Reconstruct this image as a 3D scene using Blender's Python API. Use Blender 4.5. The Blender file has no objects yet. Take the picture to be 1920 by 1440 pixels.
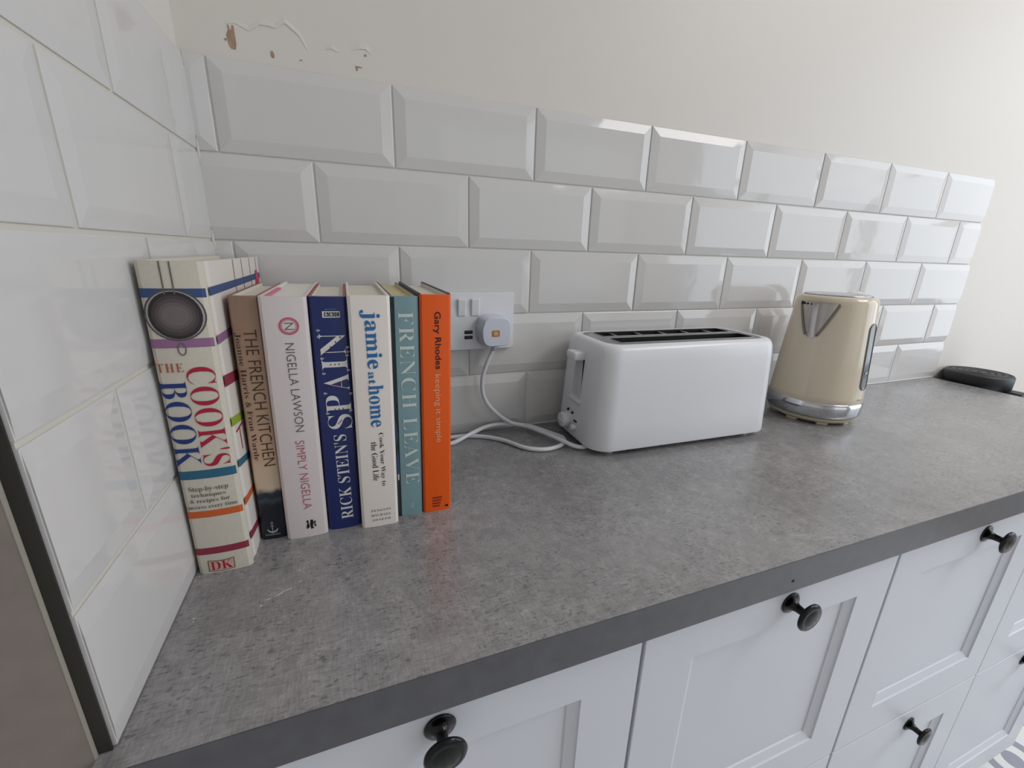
import bpy, bmesh, math, random
from mathutils import Vector, Matrix
from math import pi, sin, cos, radians as rad
random.seed(7)
SC = bpy.context.scene
COL = SC.collection
ZC = 0.87                       # height of the worktop surface above the floor

# ------------------------------------------------------------------ camera
cam_d = bpy.data.cameras.new('camera'); cam = bpy.data.objects.new('camera', cam_d); COL.objects.link(cam)
cam_d.sensor_fit = 'HORIZONTAL'; cam_d.sensor_width = 36.0; cam_d.lens = 803.813 * 36.0 / 1920.0
cam_d.clip_start = 0.01
cam.location = (0.15034, -0.64974, ZC + 0.28976)
cam.rotation_euler = (1.27589, -0.02777, -0.35818)
SC.camera = cam

# ------------------------------------------------------------------ view
vs = SC.view_settings
SC.display_settings.display_device = 'sRGB'
vs.view_transform = 'Standard'; vs.look = 'None'; vs.gamma = 1.0; vs.use_curve_mapping = False
vs.exposure = -0.76

# ------------------------------------------------------------------ world, daylight and added fill
W = bpy.data.worlds.new('world'); SC.world = W; W.use_nodes = True
W.node_tree.nodes['Background'].inputs[0].default_value = (0.80, 0.90, 1.0, 1)
W.node_tree.nodes['Background'].inputs[1].default_value = 1.0

def area(name, loc, target, sx, sy, power, colr):
    d = bpy.data.lights.new(name, 'AREA'); d.shape = 'RECTANGLE'; d.size = sx; d.size_y = sy
    d.energy = power; d.color = colr
    o = bpy.data.objects.new(name, d); COL.objects.link(o); o.location = loc
    o.rotation_euler = (Vector(target) - Vector(loc)).to_track_quat('-Z', 'Y').to_euler()
    return o
# glazed door in the right-hand wall, added fill lights behind the camera and in the unseen ceiling
area('daylight_right', (2.66, -1.20, 1.45), (0.0, -1.05, 1.25), 1.7, 1.35, 24, (0.84, 0.92, 1.0))
area('added_roof_fill', (2.0, -1.25, 2.485), (2.0, -1.25, 0.0), 1.0, 1.1, 38, (1.0, 0.97, 0.93))
area('added_front_fill', (1.75, -2.96, 1.45), (1.75, 0.0, 1.45), 1.7, 1.2, 5, (1.0, 0.94, 0.88))

# ------------------------------------------------------------------ helpers
def lin(h):
    h = h.lstrip('#'); v = [int(h[i:i+2], 16) / 255 for i in (0, 2, 4)]
    return tuple(c / 12.92 if c <= .04045 else ((c + .055) / 1.055) ** 2.4 for c in v) + (1.0,)

_M = {}
def mat(name, colr='#808080', rough=.5, metal=0.0, spec=.5, bump=None, noise=None, coat=0.0):
    """bump=(scale,strength,distance); noise=(scale, amount) mottles the colour"""
    if name in _M: return _M[name]
    m = bpy.data.materials.new(name); m.use_nodes = True; _M[name] = m
    nt = m.node_tree; b = nt.nodes['Principled BSDF']
    c = lin(colr) if isinstance(colr, str) else tuple(colr)
    b.inputs['Base Color'].default_value = c
    b.inputs['Roughness'].default_value = rough; b.inputs['Metallic'].default_value = metal
    b.inputs['Specular IOR Level'].default_value = spec
    b.inputs['Coat Weight'].default_value = coat
    tc = nt.nodes.new('ShaderNodeTexCoord')
    if noise:
        n = nt.nodes.new('ShaderNodeTexNoise'); n.inputs['Scale'].default_value = noise[0]; n.inputs['Detail'].default_value = 4
        nt.links.new(tc.outputs['Object'], n.inputs['Vector'])
        mx = nt.nodes.new('ShaderNodeMix'); mx.data_type = 'RGBA'; mx.blend_type = 'MULTIPLY'
        mr = nt.nodes.new('ShaderNodeMapRange'); mr.inputs[1].default_value = .3; mr.inputs[2].default_value = .7
        mr.inputs[3].default_value = 1 - noise[1]; mr.inputs[4].default_value = 1.0
        nt.links.new(n.outputs['Fac'], mr.inputs[0])
        mx.inputs[0].default_value = 1.0; mx.inputs[6].default_value = c
        nt.links.new(mr.outputs[0], mx.inputs[7]); nt.links.new(mx.outputs[2], b.inputs['Base Color'])
    if bump:
        n = nt.nodes.new('ShaderNodeTexNoise'); n.inputs['Scale'].default_value = bump[0]; n.inputs['Detail'].default_value = 3
        nt.links.new(tc.outputs['Object'], n.inputs['Vector'])
        bp = nt.nodes.new('ShaderNodeBump'); bp.inputs['Strength'].default_value = bump[1]; bp.inputs['Distance'].default_value = bump[2]
        nt.links.new(n.outputs['Fac'], bp.inputs['Height']); nt.links.new(bp.outputs[0], b.inputs['Normal'])
    return m

class MB:
    """collects shapes (each face with a material) and links them as ONE mesh object"""
    def __init__(s): s.v = []; s.f = []; s.m = []; s.mats = []; s.sm = []
    def mi(s, m):
        if m not in s.mats: s.mats.append(m)
        return s.mats.index(m)
    def add(s, vs_, fs, m, smooth=False):
        k = len(s.v); i = s.mi(m)
        s.v += [tuple(p) for p in vs_]
        for f in fs: s.f.append(tuple(k + a for a in f)); s.m.append(i); s.sm.append(smooth)
    def add_bm(s, bm, m, smooth=False, M=None):
        bm.verts.index_update()
        vs_ = [(M @ v.co if M else v.co) for v in bm.verts]
        s.add(vs_, [[v.index for v in f.verts] for f in bm.faces], m, smooth); bm.free()
    def box(s, lo, hi, m, bev=0.0, seg=2, M=None, smooth=False):
        bm = bmesh.new(); bmesh.ops.create_cube(bm, size=1.0)
        for v in bm.verts:
            v.co = Vector([(lo[i] + hi[i]) / 2 + v.co[i] * (hi[i] - lo[i]) for i in range(3)])
        if bev: bmesh.ops.bevel(bm, geom=list(bm.edges), offset=bev, segments=seg, affect='EDGES', profile=.5, clamp_overlap=True)
        s.add_bm(bm, m, smooth, M)
    def lathe(s, prof, m, seg=40, M=None, smooth=True, close=False):
        vs_ = []; fs = []; n = len(prof)
        for j in range(seg):
            a = 2 * pi * j / seg
            for r, z in prof:
                p = Vector((r * cos(a), r * sin(a), z)); vs_.append(M @ p if M else p)
        for j in range(seg):
            k = (j + 1) % seg
            for i in range(n - 1): fs.append((j*n+i, k*n+i, k*n+i+1, j*n+i+1))
            if close: fs.append((j*n+n-1, k*n+n-1, k*n, j*n))
        s.add(vs_, fs, m, smooth)
    def tube(s, pts, r, m, seg=10, caps=True):
        pts = [Vector(p) for p in pts]; n = len(pts); vs_ = []; fs = []
        up = Vector((0, 0, 1)); pu = None
        for i, p in enumerate(pts):
            t = (pts[min(i+1, n-1)] - pts[max(i-1, 0)]).normalized()
            if pu is None:
                a = up if abs(t.z) < .9 else Vector((1, 0, 0)); pu = (a - t * a.dot(t)).normalized()
            else: pu = (pu - t * pu.dot(t)).normalized()
            w = t.cross(pu); rr = r[i] if isinstance(r, (list, tuple)) else r
            for k in range(seg):
                a = 2 * pi * k / seg; vs_.append(p + (pu * cos(a) + w * sin(a)) * rr)
        for i in range(n - 1):
            for k in range(seg): fs.append((i*seg+k, i*seg+(k+1) % seg, (i+1)*seg+(k+1) % seg, (i+1)*seg+k))
        if caps: fs.append(tuple(range(seg))[::-1]); fs.append(tuple((n-1)*seg + k for k in range(seg)))
        s.add(vs_, fs, m, True)
    def loft(s, rings, m, cap0=True, cap1=True, smooth=True):
        n = len(rings[0]); vs_ = [p for r in rings for p in r]; fs = []
        for i in range(len(rings) - 1):
            for k in range(n): fs.append((i*n+k, i*n+(k+1) % n, (i+1)*n+(k+1) % n, (i+1)*n+k))
        if cap0: fs.append(tuple(range(n))[::-1])
        if cap1: fs.append(tuple((len(rings)-1)*n + k for k in range(n)))
        s.add(vs_, fs, m, smooth)
    def prism(s, poly, z0, z1, m, axis='z', smooth=False):
        n = len(poly)
        def P(a, b, c): return (a, b, c) if axis == 'z' else ((a, c, b) if axis == 'y' else (c, a, b))
        vs_ = [P(x, y, z0) for x, y in poly] + [P(x, y, z1) for x, y in poly]
        fs = [tuple(range(n))[::-1], tuple(range(n, 2*n))] + [(i, (i+1) % n, n+(i+1) % n, n+i) for i in range(n)]
        s.add(vs_, fs, m, smooth)
    def build(s, name, parent=None, loc=None, fix=True, angle=None):
        me = bpy.data.meshes.new(name); me.from_pydata(s.v, [], s.f)
        for m in s.mats: me.materials.append(m)
        me.polygons.foreach_set('material_index', s.m); me.polygons.foreach_set('use_smooth', s.sm)
        if fix:
            bm = bmesh.new(); bm.from_mesh(me); bmesh.ops.recalc_face_normals(bm, faces=bm.faces); bm.to_mesh(me); bm.free()
        if angle: me.set_sharp_from_angle(angle=rad(angle))
        me.update()
        o = bpy.data.objects.new(name, me); COL.objects.link(o)
        if parent: o.parent = parent
        if loc: o.location = loc
        return o

def thing(name, label, cat, loc=(0, 0, 0), rot=(0, 0, 0), group=None):
    o = bpy.data.objects.new(name, None); COL.objects.link(o); o.empty_display_size = .05
    o.location = loc; o.rotation_euler = rot; o['label'] = label; o['category'] = cat
    if group: o['group'] = group
    return o
def tag(o, label, cat, group=None):
    o['label'] = label; o['category'] = cat
    if group: o['group'] = group
    return o
def struct(o): o['kind'] = 'structure'; return o

def rrect(x0, x1, y0, y1, r, n=6):
    """rounded rectangle outline, counter-clockwise"""
    out = []
    for cx, cy, a0 in ((x1-r, y0+r, -90), (x1-r, y1-r, 0), (x0+r, y1-r, 90), (x0+r, y0+r, 180)):
        for i in range(n + 1):
            a = rad(a0 + 90 * i / n); out.append((cx + r * cos(a), cy + r * sin(a)))
    return out

def spline(pts, n=8):
    """Catmull-Rom through the points"""
    P = [Vector(p) for p in pts]; P = [P[0]*2 - P[1]] + P + [P[-1]*2 - P[-2]]; out = []
    for i in range(1, len(P) - 2):
        for k in range(n):
            t = k / n; a, b, c, d = P[i-1], P[i], P[i+1], P[i+2]
            out.append(.5 * ((2*b) + (c-a)*t + (2*a-5*b+4*c-d)*t*t + (-a+3*b-3*c+d)*t**3))
    out.append(P[-2]); return out

# ------------------------------------------------------------------ materials
M_tile = mat('white_glazed_tile', '#D3D1D0', .07, spec=.5, bump=(9, .25, .004))
M_grout = mat('grout', '#D6D5D0', .8)
M_grout2 = mat('cream_grout', '#CFCCC2', .8)
M_wall = mat('wall_paint', '#DAD5CF', .45, bump=(30, .12, .003), spec=.4)
M_white = mat('white_lacquer', '#D3D6DE', .38, bump=(220, .03, .001))
M_carc = mat('carcass_white', '#C9CACD', .5)
M_black = mat('black_enamel', '#050607', .2, spec=.35)
M_wplas = mat('white_plastic', '#E4E5EA', .25)
M_steel = mat('brushed_steel', '#9A9A9C', .32, metal=1.0)
M_chrome = mat('chrome', '#C9CBD0', .07, metal=1.0)
M_cream = mat('cream_enamel', '#D9CDB8', .12, coat=.3)
M_dark = mat('dark_gap', '#0B0B0C', .8)
M_brown = mat('bare_plaster_brown', '#B2937C', .85, noise=(90, .3))
M_shaded_backing = mat('dark_brown_shaded_backing', '#2A2621', .75)
M_panel = mat('brown_grey_board', '#8B817B', .7, noise=(60, .12), bump=(300, .08, .0008))
M_edge = mat('board_edging', '#A09A8E', .6)
M_paper = mat('paper', '#D8D2C6', .85)
M_seal = mat('sealant', '#D2D3D3', .5)

def worktop_material():
    m = bpy.data.materials.new('concrete_laminate'); m.use_nodes = True; nt = m.node_tree; b = nt.nodes['Principled BSDF']
    N = nt.nodes.new; L = nt.links.new
    tc = N('ShaderNodeTexCoord')
    def noise(scale, vec_scale=(1, 1, 1), detail=4, rough=.55, rot=0):
        mp = N('ShaderNodeMapping'); mp.inputs['Scale'].default_value = vec_scale; mp.inputs['Rotation'].default_value = (0, 0, rot)
        n = N('ShaderNodeTexNoise'); n.inputs['Scale'].default_value = scale; n.inputs['Detail'].default_value = detail; n.inputs['Roughness'].default_value = rough
        L(tc.outputs['Object'], mp.inputs['Vector']); L(mp.outputs[0], n.inputs['Vector']); return n.outputs['Fac']
    def rng(x, a, b_, c, d):
        r = N('ShaderNodeMapRange'); r.inputs[1].default_value = a; r.inputs[2].default_value = b_; r.inputs[3].default_value = c; r.inputs[4].default_value = d
        L(x, r.inputs[0]); return r.outputs[0]
    def mul(x, y):
        q = N('ShaderNodeMath'); q.operation = 'MULTIPLY'; L(x, q.inputs[0]); L(y, q.inputs[1]); return q.outputs[0]
    cloud = rng(noise(7, detail=5), .3, .7, .80, 1.14)
    mid = rng(noise(60, detail=5, rough=.7), .32, .68, .80, 1.15)
    sx = rng(noise(85, (1, 7, 1), 5, .7, .05), .36, .64, .82, 1.12)
    sy = rng(noise(85, (7, 1, 1), 5, .7, .05), .36, .64, .82, 1.12)
    pits = rng(noise(190, (1, 2.2, 1), 2, .5), .32, .42, .55, 1.0)
    pm = rng(noise(16, detail=3), .44, .60, 1.0, 0.0)
    mxp = N('ShaderNodeMath'); mxp.operation = 'MAXIMUM'; L(pits, mxp.inputs[0]); L(pm, mxp.inputs[1])
    v = mul(mul(mul(mul(cloud, mid), sx), sy), mxp.outputs[0])
    c = N('ShaderNodeMix'); c.data_type = 'RGBA'; c.blend_type = 'MULTIPLY'; c.inputs[0].default_value = 1
    c.inputs[6].default_value = lin('#979596'); L(v, c.inputs[7]); L(c.outputs[2], b.inputs['Base Color'])
    L(rng(noise(60), .3, .7, 0.19, .29), b.inputs['Roughness']); b.inputs['Specular IOR Level'].default_value = 1.0
    bp = N('ShaderNodeBump'); bp.inputs['Strength'].default_value = .12; bp.inputs['Distance'].default_value = .001
    L(v, bp.inputs['Height']); L(bp.outputs[0], b.inputs['Normal'])
    return m
M_top = worktop_material()

def floor_material():
    """white encaustic tiles, grey rings printed around every tile corner"""
    m = bpy.data.materials.new('patterned_floor_tile'); m.use_nodes = True; nt = m.node_tree; b = nt.nodes['Principled BSDF']
    N = nt.nodes.new; L = nt.links.new
    tc = N('ShaderNodeTexCoord'); sp = N('ShaderNodeSeparateXYZ'); L(tc.outputs['Object'], sp.inputs[0])
    def mth(op, a, b_=None, v=None):
        q = N('ShaderNodeMath'); q.operation = op; L(a, q.inputs[0])
        if b_ is not None: L(b_, q.inputs[1])
        if v is not None: q.inputs[1].default_value = v
        return q.outputs[0]
    def cell(x):   # signed offset from nearest multiple of .2
        return mth('SUBTRACT', mth('FRACT', mth('ADD', mth('MULTIPLY', x, v=5.0), v=.5)), v=.5)
    u, w = cell(sp.outputs[0]), cell(sp.outputs[1])
    r = mth('SQRT', mth('ADD', mth('MULTIPLY', u, u), mth('MULTIPLY', w, w)))
    rings = mth('GREATER_THAN', mth('SINE', mth('MULTIPLY', r, v=27.0)), v=.1)
    ins = mth('LESS_THAN', r, v=.47)
    f = mth('MULTIPLY', rings, ins)
    c = N('ShaderNodeMix'); c.data_type = 'RGBA'; L(f, c.inputs[0])
    c.inputs[6].default_value = lin('#F0F1F0'); c.inputs[7].default_value = lin('#A3A5B4'); L(c.outputs[2], b.inputs['Base Color'])
    b.inputs['Roughness'].default_value = .3
    return m
M_floor = floor_material()

# ------------------------------------------------------------------ room shell
mb = MB(); mb.box((-.6, -3.0, -.1), (2.7, .2, 0), M_floor); struct(mb.build('floor'))
M_ceil = mat('ceiling_paint', '#E6E4E0', .8); mb = MB()
for lo, hi in (((-.7, -3.1), (1.35, .2)), ((2.55, -3.1), (2.8, .2)), ((1.35, -3.1), (2.55, -1.75)), ((1.35, -.55), (2.55, .2))):
    mb.box((lo[0], lo[1], 2.5), (hi[0], hi[1], 2.6), M_ceil)
struct(mb.build('ceiling'))
YP = .0035                       # plaster face behind the tiles
mb = MB(); mb.box((-.2, YP, 0), (2.7, .2, 2.5), M_wall); wall_back = struct(mb.build('wall_back'))
# left wall: a short nib that carries the tiles
mb = MB()
mb.box((-.10, -.3984, 0), (-.0045, YP, 2.5), M_wall)
wall_left = struct(mb.build('wall_left'))
mb = MB(); mb.box((-.0080, -.3998, ZC + .0005), (-.0014, -.3985, ZC + 1.2), M_shaded_backing); struct(mb.build('shaded_backing_1'))  # edge of the tile backing, its shade put into the dark brown
# wall with the glazed door on the right (outside the picture) and the wall behind the camera, its opening added for the fill light
mb = MB()
mb.box((2.7, -3.1, 0), (2.8, -2.25, 2.5), M_wall); mb.box((2.7, -.25, 0), (2.8, .2, 2.5), M_wall)
mb.box((2.7, -2.25, 2.2), (2.8, -.25, 2.5), M_wall); mb.box((2.7, -2.25, 0), (2.8, -.25, .25), M_wall)
struct(mb.build('wall_right'))
mb = MB()
for y in (-2.25, -1.6, -.93, -.29): mb.box((2.675, y, .25), (2.73, y + .045, 2.2), M_white)
for z in (.25, 1.55, 2.155): mb.box((2.675, -2.25, z), (2.73, -.25, z + .045), M_white)
struct(mb.build('window_1'))
mb = MB()  # frame of the rooflight added for light from above
for x in (1.35, 1.93, 2.51): mb.box((x, -1.75, 2.5), (x + .04, -.55, 2.56), M_white)
for y in (-1.75, -.59): mb.box((1.35, y, 2.5), (2.55, y + .04, 2.56), M_white)
struct(mb.build('added_rooflight_frame'))
mb = MB()
mb.box((-.7, -3.1, 0), (.6, -3.0, 2.5), M_wall); mb.box((2.5, -3.1, 0), (2.7, -3.0, 2.5), M_wall)
mb.box((.6, -3.1, 2.15), (2.5, -3.0, 2.5), M_wall); mb.box((.6, -3.1, 0), (2.5, -3.0, .75), M_wall)
struct(mb.build('wall_front'))
mb = MB(); mb.box((-.7, -3.0, 0), (-.6, .2, 2.5), M_wall); struct(mb.build('wall_far_left'))

# ------------------------------------------------------------------ tiles
def tile(mb, a0, a1, b0, b1, la, lb, ra, rb, P, out=.0035, back=.0022, bw=.0145):
    """bevelled tile a0..a1 x b0..b1; la.. say which sides keep their bevel; P maps (a,b,height) to space"""
    L = bw if la else 0; R_ = bw if ra else 0; D = bw if lb else 0; U = bw if rb else 0
    o = [(a0, b0), (a1, b0), (a1, b1), (a0, b1)]
    i = [(a0+L, b0+D), (a1-R_, b0+D), (a1-R_, b1-U), (a0+L, b1-U)]
    if i[1][0] - i[0][0] < .004: i = o
    e = 0.0008      # arris
    def hgt(k):     # a cut side keeps full height at its edge
        return 0.0
    vs_ = [P(x, y, -back) for x, y in o] + [P(x, y, hgt(k)) for k, (x, y) in enumerate(o)] + \
          [P(x + (e if k in (0, 3) else -e), y + (e if k < 2 else -e), .0005) for k, (x, y) in enumerate(o)] + \
          [P(x, y, out) for x, y in i]
    fs = []
    for q in range(3):
        for k in range(4): fs.append((q*4+k, q*4+(k+1) % 4, q*4+4+(k+1) % 4, q*4+4+k))
    fs.append((12, 13, 14, 15))
    mb.add(vs_, fs, M_tile)
PX, H5, PZ, XC, TX = .202, .0988, .0985, .0213, 1.6265
rows = [(0.0015, H5)] + [(H5 + PZ*k, H5 + PZ*(k+1)) for k in range(4)]
g = .0011
mb = MB()
PB = lambda a, b, h: (a, -h, ZC + b)
ends = [1.6295, 1.631, 1.634, 1.6255, 1.6235]
for r, (z0, z1) in enumerate(rows):
    off = XC + (0 if r % 2 == 0 else PX/2)
    xs = [off + PX*k for k in range(-1, 9)]
    for k in range(len(xs)-1):
        a0, a1 = xs[k] + g, xs[k+1] - g; la = ra = True
        if a1 < .004 or a0 > ends[r] - .006: continue
        if a0 < 0.001: a0 = .0012; la = False
        if a1 > ends[r]: a1 = ends[r]; ra = False
        j = random.uniform(-.0003, .0003)
        tile(mb, a0, a1, z0 + g, z1 - g, la, True, ra, True, lambda a, b, h, j=j: PB(a, b, h + j))
mb.box((.0002, .0012, ZC + .0005), (1.622, .0034, ZC + H5 + PZ*4 - .0008), M_grout)
mb.build('tile_splashback', wall_back)
mb = MB()
PL = lambda a, b, h: (h, -a, ZC + b)
gl = .0019
ljo = [.2, .0985+.0015, .200, .0955, .2035]
for r, (z0, z1) in enumerate(rows):
    js = [ljo[r] + .202*k for k in range(-2, 4)]
    for k in range(len(js)-1):
        a0, a1 = js[k] + gl, js[k+1] - gl; la = ra = True
        if a1 < .012 or a0 > .39: continue
        if a0 < .004: a0 = .0035; la = False
        if a1 > .3975: a1 = .3975; ra = False
        j = random.uniform(-.0003, .0003)
        tile(mb, a0, a1, z0 + (gl if r else 0), z1 - gl, la, True, ra, True, lambda a, b, h, j=j: PL(a, b, h*(.35 if h > 0 else 1) + j), back=.0042)
mb.box((-.0044, -.3968, ZC + .0005), (-.0012, -.0005, ZC + H5 + PZ*4 - .0006), M_grout2)
mb.build('tile_splashback', wall_left)
# sealant beads along the worktop and the corner
mb = MB()
mb.tube([(.003, -.0008, ZC + .0014), (1.60, -.0008, ZC + .0014), (1.628, -.0008, ZC + .0014)], .0017, M_seal, 8)
mb.tube([(.0005, -.0012, ZC + .003), (.0005, -.0012, ZC + .4925)], .0019, M_grout2, 8)
o = mb.build('sealant_bead', wall_back)

# peeling paint above the tiles
def peel():
    mb = MB()
    def lip(line, depth=.006, h=.0010):
        n = len(line); vs_ = []; fs = []
        for k, (x, z) in enumerate(line):
            t = min(k, n-1-k) / max(1, (n-1)/2); hh = h * (.25 + .75*min(1, t*1.6))
            vs_ += [(x, YP, ZC+z), (x, YP - hh, ZC+z), (x, YP - hh*.8, ZC+z+.002), (x, YP + .0001, ZC+z+depth)]
        for k in range(n-1):
            for q in range(3): fs.append((k*4+q, k*4+4+q, k*4+5+q, k*4+1+q))
        mb.add(vs_, fs, M_wall, False)
    lip([(.046, .527), (.0555, .5285), (.0683, .5235), (.0745, .527), (.0797, .5315), (.088, .5318), (.096, .5308), (.1063, .5377), (.113, .533), (.1202, .5277), (.1255, .519), (.1274, .5147)])
    lip([(.148, .5185), (.155, .5205), (.163, .5175)], .006, .0009)
    lip([(.178, .5225), (.188, .5255), (.1945, .526), (.2005, .522)], .008, .001)
    def flat(pts, m): mb.add([(x, YP - .0003, ZC+z) for x, z in pts], [tuple(range(len(pts)))], m)
    flat([(.0472, .5262), (.0487, .5262), (.0492, .5215), (.0510, .5222), (.0513, .5262), (.0535, .5262), (.0538, .5150), (.0540, .5080), (.0528, .5030), (.0482, .5036), (.0462, .5075), (.0452, .5165), (.0475, .5215)], M_brown)
    flat([(.0425, .5125), (.0452, .5130), (.0450, .5110), (.0430, .5100)], M_brown)
    flat([(.0882, .5075), (.0905, .5080), (.0918, .5050), (.0915, .5010), (.0890, .5008), (.0876, .5035)], M_brown)
    flat([(.118, .5035), (.1215, .504), (.1212, .5028), (.1182, .5025)], M_brown)
    flat([(.192, .520), (.1945, .5215), (.1955, .519), (.193, .518)], M_brown)
    flat([(.181, .507), (.189, .5066), (.189, .5056), (.1835, .5052), (.1838, .502), (.182, .502)], M_brown)
    return mb.build('peeling_paint', wall_back, fix=False)
peel()

# ------------------------------------------------------------------ tall board on the left
mb = MB()
mb.box((-.34, -.4024, 0), (-.0087, -.3995, ZC + .95), M_panel)
mb.box((-.0087, -.4026, 0), (-.0083, -.3995, ZC + .95), M_edge)
tag(mb.build('board_panel'), 'brownish grey upright board standing left of the tiled corner', 'board panel')

# ------------------------------------------------------------------ worktop
mb = MB()
mb.box((-.0085, -.4130, ZC - .0385), (1.6205, -.0004, ZC), M_top)
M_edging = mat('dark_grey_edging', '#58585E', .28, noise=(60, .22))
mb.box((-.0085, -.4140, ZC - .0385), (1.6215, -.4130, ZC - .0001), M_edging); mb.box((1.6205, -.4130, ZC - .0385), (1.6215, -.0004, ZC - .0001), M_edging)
M_scuff = mat('white_scuff', '#DAD8D4', .8)
def scuff(x, y, a, l, w):
    M = Matrix.Translation((x, y, ZC + .0002)) @ Matrix.Rotation(a, 4, 'Z')
    q = [(-l, 0), (-l*.4, w), (l*.5, w*.8), (l, 0), (l*.3, -w), (-l*.5, -w*.7)]
    mb.add([M @ Vector((u, v, 0)) for u, v in q], [tuple(range(6))], M_scuff)
for a in ((.075, -.296, .6, .005, .0006), (.0815, -.2925, .5, .004, .0005), (.0665, -.2995, .3, .003, .0005), (.090, -.2855, .4, .0022, .0004),
          (.0135, -.303, 1, .001, .0007), (.0142, -.3065, 1, .0007, .0005), (.004, -.250, .4, .001, .0005), (.062, -.3055, 1.2, .0015, .0005)):
    scuff(*a)
# small dark hole in the front edging
mb.add([(.557 + .0022*cos(a*pi/5), -.4142, ZC - .0245 + .0017*sin(a*pi/5)) for a in range(10)], [tuple(range(10))], M_dark)
tag(mb.build('worktop'), 'long grey concrete-look laminate worktop along the tiled wall', 'worktop')

# ------------------------------------------------------------------ base cabinets
YF = -.400                       # front face of the drawer fronts
FT = .018
def drawer_front_mesh(w, h):
    """shaker front, origin at its lower left, face at y=0, frame 62 mm, moulded step"""
    mb = MB(); fr = .0625
    def ring(i, y): return [(i, y, i), (w-i, y, i), (w-i, y, h-i), (i, y, h-i)]
    R_ = [ring(0.0, FT), ring(0.0, .0008), ring(.0008, 0.0), ring(fr, 0.0), ring(fr + .0006, .0022), ring(fr + .0105, .0068), ring(fr + .0112, .0085)]
    vs_ = [p for r in R_ for p in r]; fs = []
    for k in range(len(R_)-1):
        for q in range(4): fs.append((k*4+q, k*4+(q+1) % 4, k*4+4+(q+1) % 4, k*4+4+q))
    n = (len(R_)-1)*4; fs.append((n, n+1, n+2, n+3)); fs.append((3, 2, 1, 0))
    mb.add(vs_, fs, M_white); return mb
def knob_mesh():
    mb = MB()
    prof = [(0, 0), (.0125, 0), (.0132, .0012), (.0118, .003), (.0088, .0042), (.0062, .0075), (.0048, .012), (.0044, .020), (.0050, .0245), (.0080, .0262),
            (.0140, .0272), (.0166, .0292), (.0170, .0312), (.0158, .0334), (.0128, .0350), (.0120, .0347), (.0108, .0352), (.0075, .0368), (.0035, .0374), (0, .0375)]
    mb.lathe([(a, b*.72) for a, b in prof], M_black, 36, Matrix.Rotation(rad(90), 4, 'X')); return mb
units = [(.0035, .3865, 'white two-drawer base cabinet at the near left end, below the row of books'),
         (.3905, .7735, 'white two-drawer base cabinet second from left, below the toaster'),
         (.7785, 1.1585, 'white two-drawer base cabinet third from left, its lower black knob in view'),
         (1.1605, 1.5405, 'white two-drawer base cabinet at the far right end beside the patterned floor')]
fronts = {}
for i, (x0, x1, lab) in enumerate(units):
    t = thing('base_cabinet', lab, 'cabinet', ((x0+x1)/2, -.19, 0), group='white base cabinets under the worktop')
    w = x1 - x0
    mb = MB(); zt = ZC - .0390; zb = ZC - .790
    for sx in (-1, 1):
        a, b = sorted((sx*(w/2 + .0008), sx*(w/2 - .016))); mb.box((a, -.1885, zb), (b, .178, zt), M_carc)
    mb.box((-w/2+.016, -.1885, zb), (w/2-.016, .178, zb+.016), M_carc); mb.box((-w/2+.016, .17, zb), (w/2-.016, .178, zt), M_carc)
    mb.box((-w/2+.016, -.1885, zt-.016), (w/2-.016, .178, zt), M_carc)
    mb.build('carcass', t)
    mb = MB(); mb.box((-w/2 - .0008, -.150, 0), (w/2 + .0008, -.134, zb), mat('grey_plinth', '#8F9092', .5)); mb.build('plinth', t)
    for dz0, dz1, kz in ((-.4115, -.0405, -.0735), (-.785, -.4145, -.4475)):
        d = drawer_front_mesh(w, dz1 - dz0).build('drawer_front', t, (-w/2, YF + .19, ZC + dz0))
        kx = {0: .193, 1: .586, 2: .978, 3: 1.345}[i]
        k = knob_mesh().build('knob', d, (kx - x0, 0, kz - dz0)); k['label'] = 'round black knob'

# ------------------------------------------------------------------ lettering
_TC = {}
def serif(s, italic=False):
    """bold mathematical serif letters stand in for a serif face"""
    out = ''
    for ch in s:
        if 'A' <= ch <= 'Z': out += chr((0x1D468 if italic else 0x1D400) + ord(ch) - 65)
        elif 'a' <= ch <= 'z': out += chr((0x1D482 if italic else 0x1D41A) + ord(ch) - 97)
        else: out += ch
    return out
def text_geo(body, offset=0.0, space=1.0):
    key = (body, offset, space)
    if key in _TC: return _TC[key]
    cu = bpy.data.curves.new('lettering', 'FONT'); cu.body = body; cu.offset = offset; cu.space_character = space; cu.resolution_u = 3
    o = bpy.data.objects.new('lettering', cu); COL.objects.link(o)
    dg = bpy.context.evaluated_depsgraph_get(); me = bpy.data.meshes.new_from_object(o.evaluated_get(dg))
    vs_ = [(v.co.x, v.co.y) for v in me.vertices]; fs = [tuple(p.vertices) for p in me.polygons]
    bpy.data.objects.remove(o); bpy.data.curves.remove(cu); bpy.data.meshes.remove(me)
    x0 = min(a for a, b in vs_); x1 = max(a for a, b in vs_); y0 = min(b for a, b in vs_); y1 = max(b for a, b in vs_)
    _TC[key] = ([((a-x0)/(x1-x0), (b-y0)/(y1-y0)) for a, b in vs_], fs); return _TC[key]

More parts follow.
